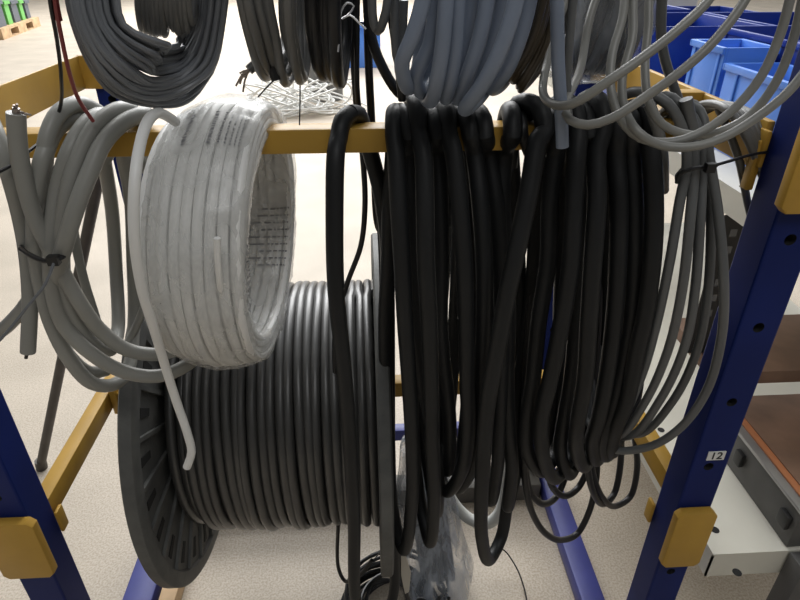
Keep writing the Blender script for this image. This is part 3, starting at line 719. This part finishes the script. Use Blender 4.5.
for i in range(m):
    s = i/(m-1)
    cz = .012+.36*s; cx = b0.x-.012-.035*s; cy = b0.y+.07+.10*s
    rx = (.098-.055*s)*(1 if i < m-1 else .6)*(.82+.18*min(1, s*6)); ry = (.105-.055*s)*(1 if i < m-1 else .6)
    for j in range(n):
        a = 2*math.pi*j/n
        q = 1+.11*mn.noise(Vector((math.cos(a)*3.3, math.sin(a)*3.3, s*1.6)))+.09*abs(mn.noise(Vector((math.cos(a)*9, math.sin(a)*9, s*3+4))))
        V.append((cx+rx*q*math.cos(a), cy+ry*q*math.sin(a), cz+.008*mn.noise(Vector((a*2, s*8, 2)))))
for i in range(m-1):
    for j in range(n): F.append((i*n+j, i*n+(j+1) % n, (i+1)*n+(j+1) % n, (i+1)*n+j))
mb.add(V, F, True); mb.build('packing_film', 'film_clear', g7)
b = MB(); cable(b, [G(488,570)+Vector((0,0,.05)), G(500,562)+Vector((0,0,.05)), G(515,575)+Vector((0,0,.03)), G(524,592)+Vector((0,0,.01)), G(528,612)+Vector((0,0,.006))], .0018, 8)
b.build('film_edge_wire', 'thin_black', g7)
# black cable heap on the floor
random.seed(21)
b = MB(); hc = G(392, 614); pts = []
for k in range(16):
    R_ = .095+random.uniform(-.028,.022); ox, oy = random.uniform(-.018,.018), random.uniform(-.018,.018)
    for i in range(30):
        a = 2*math.pi*i/30
        pts.append(hc+Vector((ox+R_*math.cos(a), oy+R_*math.sin(a), .008+k*.0042+.004*math.sin(2*a+k))))
b.tube(pts, .0042, 7)
tag(b.build('cable_coil', 'thin_black'), 'heap of thin black cable lying on the floor under the drum flange', 'cable coil')
b = MB(); c1 = P(404, 552, .735); 
b.add([P(401,556,.74),P(406,556,.74),P(411,572,.74),P(409,592,.74),P(405,594,.74),P(401,575,.74),
       P(401,556,.742),P(406,556,.742),P(411,572,.742),P(409,592,.742),P(405,594,.742),P(401,575,.742)],
      [(0,1,2,3,4,5),(11,10,9,8,7,6)]+[(i,(i+1)%6,6+(i+1)%6,6+i) for i in range(6)])
tag(b.build('paper_tag', 'tag'), 'beige paper tag dangling below the leftmost long black loop', 'tag')
b = MB(); cable(b, [(393,525,.80),(386,540,.82),(380,552,.86),(372,562,.9)], .0014, 6)
tag(b.build('thin_wire', 'thin_black'), 'short thin wire slanting beside the drum flange near the floor', 'wire')
b = MB(); f0 = G(42,468); b.tube([f0+Vector((0,0,.012)), P(103,140,1.265)+Vector((0,.02,0))], .0125, 10); b.tube([f0+Vector((0,0,0)), f0+Vector((.004,0,.03))], .016, 10)
tag(b.build('leaning_pole', 'pole'), 'dark brown steel pole leaning against the rear left post', 'pole')

# ------------------------------------------------------------ cream shelf unit at the right
gS = thing('steel_shelving', (.95, 1.3, 0), 'cream steel shelving to the right of the rack holding blue bins', 'shelving')
def deck(zt, x0, x1, y0, y1, th, holes):
    b = MB(); b.box(x0, x1, y0, y1, zt-.004, zt); b.box(x0, x0+.003, y0, y1, zt-th, zt-.004); b.box(x1-.003, x1, y0, y1, zt-th, zt-.004)
    b.box(x0, x1, y0, y0+.003, zt-th, zt-.004); b.box(x0, x1, y1-.003, y1, zt-th, zt-.004)
    h = b; b.cur = 1
    for (x, y) in holes:
        h.tube([(x, y, zt+.0002), (x, y, zt+.0006)], .0075, 16)
    b.build('shelf_deck', ('cream','hole'), gS)
zs1 = H-.905; zs2 = H-.340
deck(zs1, .580, 1.25, .64, 2.06, .06, [(G(661,430,zs1).x, G(661,430,zs1).y), (G(715,530,zs1).x, G(715,530,zs1).y), (G(737,572.5,zs1).x, G(737,572.5,zs1).y)])
deck(zs2, .600, 1.25, .64, 2.30, .045, [(G(744,187,zs2).x, G(744,187,zs2).y)])
bz = H-.668
def slotted(x0, y0, z0, z1, m='black_metal'):
    w = .046; b = MB(); z = z0; n = int((z1-z0)/.032)
    b.box(x0, x0+.017, y0, y0+.003, z0, z1); b.box(x0+w-.017, x0+w, y0, y0+.003, z0, z1)
    for k in range(n+1): b.box(x0+.017, x0+w-.017, y0, y0+.003, z0+k*.032, min(z1, z0+k*.032+.017))
    b.box(x0+w-.003, x0+w, y0+.003, y0+.04, z0, z1)
    b.build('slotted_post', m, gS)
slotted(.598, .905, bz, zs2-.046); slotted(1.2, .905, 0, zs2-.046); slotted(.622, 2.0, 0, zs2-.046)
part('front_leg', 'box_grey', (.715, .76, .60, .638, 0, zs1-.0), parent=gS)
# boards and box on the lower deck
bz = H-.668
b = MB(); b.box(.628, 1.2, .84, 1.03, bz-.028, bz)
tag(b.build('wooden_board', 'brown_board', bevel=.002), 'brown wooden board on the middle tier of the cream shelving', 'board')
part('board_support', 'galv', (.66, 1.2, .87, .90, bz-.045, bz-.0285), parent=gS)
part('board_support', 'galv', (.66, 1.2, .99, 1.02, bz-.045, bz-.0285), parent=gS)
gB = thing('storage_case', (.95, .75, zs1), 'dark grey case with orange-edged brown lid on the lower shelf deck', 'case')
part('case_body', 'box_grey', (.712, 1.25, .645, .93, zs1+.001, zs1+.088), parent=gB, bevel=.004)
part('case_rim', 'galv', (.706, 1.25, .640, .936, zs1+.088, zs1+.096), parent=gB, bevel=.002)
part('lid_edging', 'orange_edge', (.722, 1.25, .655, .93, zs1+.096, zs1+.101), parent=gB, bevel=.002)
part('lid', 'brown_board', (.734, 1.25, .667, .93, zs1+.101, zs1+.104), parent=gB, bevel=.001)
part('latch', 'black_metal', (.702, .7115, .80, .822, zs1+.035, zs1+.065), parent=gB, bevel=.002)
part('latch', 'black_metal', (.702, .7115, .655, .68, zs1+.035, zs1+.065), parent=gB, bevel=.002)
# blue bins
def bin_(x0, x1, y0, y1, z, h, m, label, lip=.5):
    w = .005; b = MB()
    b.box(x0, x1, y0, y1, z+.001, z+.006)
    b.box(x0, x0+w, y0, y1, z+.006, z+h); b.box(x1-w, x1, y0, y1, z+.006, z+h)
    b.box(x0+w, x1-w, y1-w, y1, z+.006, z+h); b.box(x0+w, x1-w, y0, y0+w, z+.006, z+h*lip)
    b.box(x0-.005, x0, y0, y1, z+h-.012, z+h); b.box(x1, x1+.005, y0, y1, z+h-.012, z+h); b.box(x0-.005, x1+.005, y1, y1+.005, z+h-.012, z+h)
    for yy in (y0+(y1-y0)*.12, y0+(y1-y0)*.88): b.box(x0-.003, x0, yy-.004, yy+.004, z+.01, z+h-.012)
    tag(b.build('storage_bin', m, bevel=.001), label, 'bin', 'blue storage bins on the cream shelving')
bin_(.682, .785, .80, 1.157, zs2, .154, 'bin_light', 'light blue storage bin nearest the blue post on the cream shelf')
bin_(.682, .785, 1.175, 1.30, zs2, .178, 'bin_light', 'small light blue storage bin behind the longer light one on the cream shelf', 1)
bin_(.80, 1.12, .72, 1.157, zs2, .19, 'bin_dark', 'added dark blue bin for the shaded inside of the longer light blue bin', 1)  # added; its dark blue stands for shade inside the long light bin
bin_(.80, 1.12, 1.175, 1.42, zs2, .19, 'bin_dark', 'added dark blue bin for the shaded inside of the small light blue bin', 1)  # likewise added, dark colour in place of shade inside the small bin
bin_(.64, .93, 1.46, 1.80, zs2, .185, 'bin_dark', 'wide dark blue storage bin standing directly behind the light ones', 1)
bin_(.96, 1.22, 1.46, 1.80, zs2, .185, 'bin_dark', 'wide dark blue storage bin farther right in the rear row', 1)
bin_(.64, .93, 1.84, 2.2, zs2, .19, 'bin_dark', 'dark blue storage bin at the far end of the shelf, left one', 1)
bin_(.96, 1.22, 1.84, 2.2, zs2, .17, 'bin_dark', 'dark blue storage bin at the far end of the shelf, right one', 1)
# ------------------------------------------------------------ far things on the floor
pA, pB = G(4, 40), G(41, 26); pdir = pB-pA; LP = pdir.length; ang = math.atan2(pdir.y, pdir.x)
gP = thing('pallet', pA, 'wooden pallet far off on the floor at the upper left', 'pallet')
WP = 1.1
def pbox(bm_, u0,u1,v0,v1,z0,z1): bm_.box(pA.x+u0, pA.x+u1, pA.y+v0, pA.y+v1, z0, z1, ang, (pA.x, pA.y, 0))
for k in range(3):
    b = MB(); pbox(b, 0, LP, k*.48, k*.48+.12, 0, .02); b.build('base_board', 'wood', gP)
for i in range(3):
    for k in range(3):
        b = MB(); u = i*(LP-.45)/2; pbox(b, u, u+.45, k*.48, k*.48+.12, .02, .125); b.build('block', 'wood', gP)
b = MB(); pbox(b, 0, LP, 0, WP, .125, .165); b.build('deck_board', 'wood', gP)
us = [-.02, .30, .46, .66, .80, .95]
for k, (mm, lab_) in enumerate((('crate_grey', 'grey crate on the pallet, nearest one'), ('crate_green', 'bright green crate between the grey ones on the pallet'), ('crate_grey', 'grey crate on the pallet, right of the wide green one'), ('crate_green', 'narrow green crate near the far end of the pallet'), ('crate_grey', 'small grey crate at the far right end of the pallet'))):
    u0, u1 = us[k]*LP+.03, us[k+1]*LP-.03
    b = MB(); pbox(b, u0+.03, u1-.03, .08, .9, .166, .50-.02*k); pbox(b, u0, u1, .05, .93, .50-.02*k, .55-.02*k)
    tag(b.build('crate', mm), lab_, 'crate', 'crates on the pallet')
def tubx(c, r0, r1, h, m, name, label, cat):
    b = MB(); b.rings([(0, .001), (0, r0), (h, r1), (h+.01, r1+.012), (h+.01, r1-.01), (.02, r0-.02), (.02, .001)], c, 'Z', 32, closed=False)
    tag(b.build(name, m), label, cat)
tc_ = G(323, 113); tubx((tc_.x, tc_.y+.62, 0), .17, .19, .50, 'tub', 'tub', 'grey tub on the far floor behind the white cable tangle', 'tub')
b = MB(); bc = G(362, 68); b.box(bc.x-.24, bc.x+.24, bc.y, bc.y+.4, 0, .5); b.box(bc.x-.26, bc.x+.26, bc.y-.02, bc.y+.42, .46, .5)
tag(b.build('crate', 'bin_light', bevel=.01), 'blue crate far back on the floor seen between upper coils', 'crate')
b = MB(); bc = G(297, 30); b.box(bc.x-.12, bc.x+.12, bc.y, bc.y+.3, 0, .6); b.box(bc.x-.13, bc.x+.13, bc.y-.01, bc.y+.31, .56, .6)
tag(b.build('box', 'yellow', bevel=.01), 'yellow box far back seen through the gap in the upper coils', 'box')
random.seed(31); b = MB(); wc2 = G(302, 112)
for k in range(22):
    cx, cy = wc2.x+random.uniform(-.28,.28), wc2.y+random.uniform(-.15,.1); R_ = random.uniform(.18,.42); th = random.uniform(0,3.1); el = random.uniform(.35,.9); hh = random.uniform(.05,.32)
    pts = []
    for i in range(29):
        a = 2*math.pi*i/28+th
        x, y = R_*math.cos(a), R_*el*math.sin(a)
        pts.append((cx+x, cy+y*.8, max(.012, .014+hh*(.5+.5*math.sin(a+k)))))
    b.tube(pts, .009, 6)
tag(b.build('cable_tangle', 'white', origin=(wc2.x, wc2.y, 0)), 'tangle of white cable on the far floor behind the crossbar', 'cable')
b = MB(); q = G(745, 12, zs2+.3); 
b.box(.98, 1.2, 2.32, 2.5, 0, zs2+.34)
tag(b.build('white_carton', 'label', bevel=.004), 'white carton behind the far end of the bins at the upper right', 'carton')

# ------------------------------------------------------------ light: daylight and lamp rows of the hall beyond the rack, plus added fills
w = bpy.data.worlds.new('hall'); bpy.context.scene.world = w; w.use_nodes = True; nt = w.node_tree
bg = nt.nodes['Background']; tc = nt.nodes.new('ShaderNodeTexCoord'); sx = nt.nodes.new('ShaderNodeSeparateXYZ')
nt.links.new(tc.outputs['Generated'], sx.inputs[0])
mr = nt.nodes.new('ShaderNodeMapRange'); mr.inputs['From Min'].default_value = -.45; mr.inputs['From Max'].default_value = .7; mr.interpolation_type = 'SMOOTHSTEP'
mr.inputs['To Min'].default_value = .2; mr.inputs['To Max'].default_value = .8
nt.links.new(sx.outputs['Y'], mr.inputs['Value']); nt.links.new(mr.outputs['Result'], bg.inputs['Strength'])
bg.inputs['Color'].default_value = (.97, .99, 1, 1)
def area(name, loc, size, power, target=(0,1,1), col=(1,1,1)):
    l = bpy.data.lights.new(name, 'AREA'); l.shape = 'RECTANGLE'; l.size, l.size_y = size; l.energy = power; l.color = col
    o = bpy.data.objects.new(name, l); C.objects.link(o); o.location = loc
    o.rotation_euler = (Vector(target)-Vector(loc)).to_track_quat('-Z', 'Y').to_euler()
area('hall_light', (-1.2, 3.2, 4.4), (1.2, 3.0), 60, (-.2, 1.2, 0))
area('hall_light', (2.2, 6.0, 4.6), (1.2, 4.0), 70, (1, 4, 0), (1,1,1))
area('hall_light', (-2.6, 8.0, 4.6), (1.6, 5.0), 150, (-2, 7, 0), (1,1,1))
area('high_window_light', (.4, 7.2, 5.4), (3.2, 1.8), 270, (-.1, .96, .6), (1,1,.99))
area('hall_light', (-1, 15, 5.4), (10, 5), 1700, (-1, 15, 0), (1,1,1))  # large panel added to brighten the far floor
area('front_fill_light', (.6, -1.2, 3.6), (2.0, 1.2), 24, (0, .8, .8))  # fill added behind the camera to lift the dark fronts

# ------------------------------------------------------------ camera
cam = bpy.data.cameras.new('camera'); co = bpy.data.objects.new('camera', cam); C.objects.link(co)
cam.sensor_width = 36; cam.lens = 36*FPX/800; cam.clip_start = .02
R3 = Matrix((Rv, Uv, -Fv)).transposed(); co.matrix_world = Matrix.Translation((0,0,H)) @ R3.to_4x4()
sc = bpy.context.scene; sc.camera = co
sc.view_settings.view_transform = 'Standard'; sc.view_settings.look = 'None'; sc.view_settings.gamma = 1
sc.view_settings.use_curve_mapping = False; sc.view_settings.exposure = .2
sc.cycles.transparent_max_bounces = 24
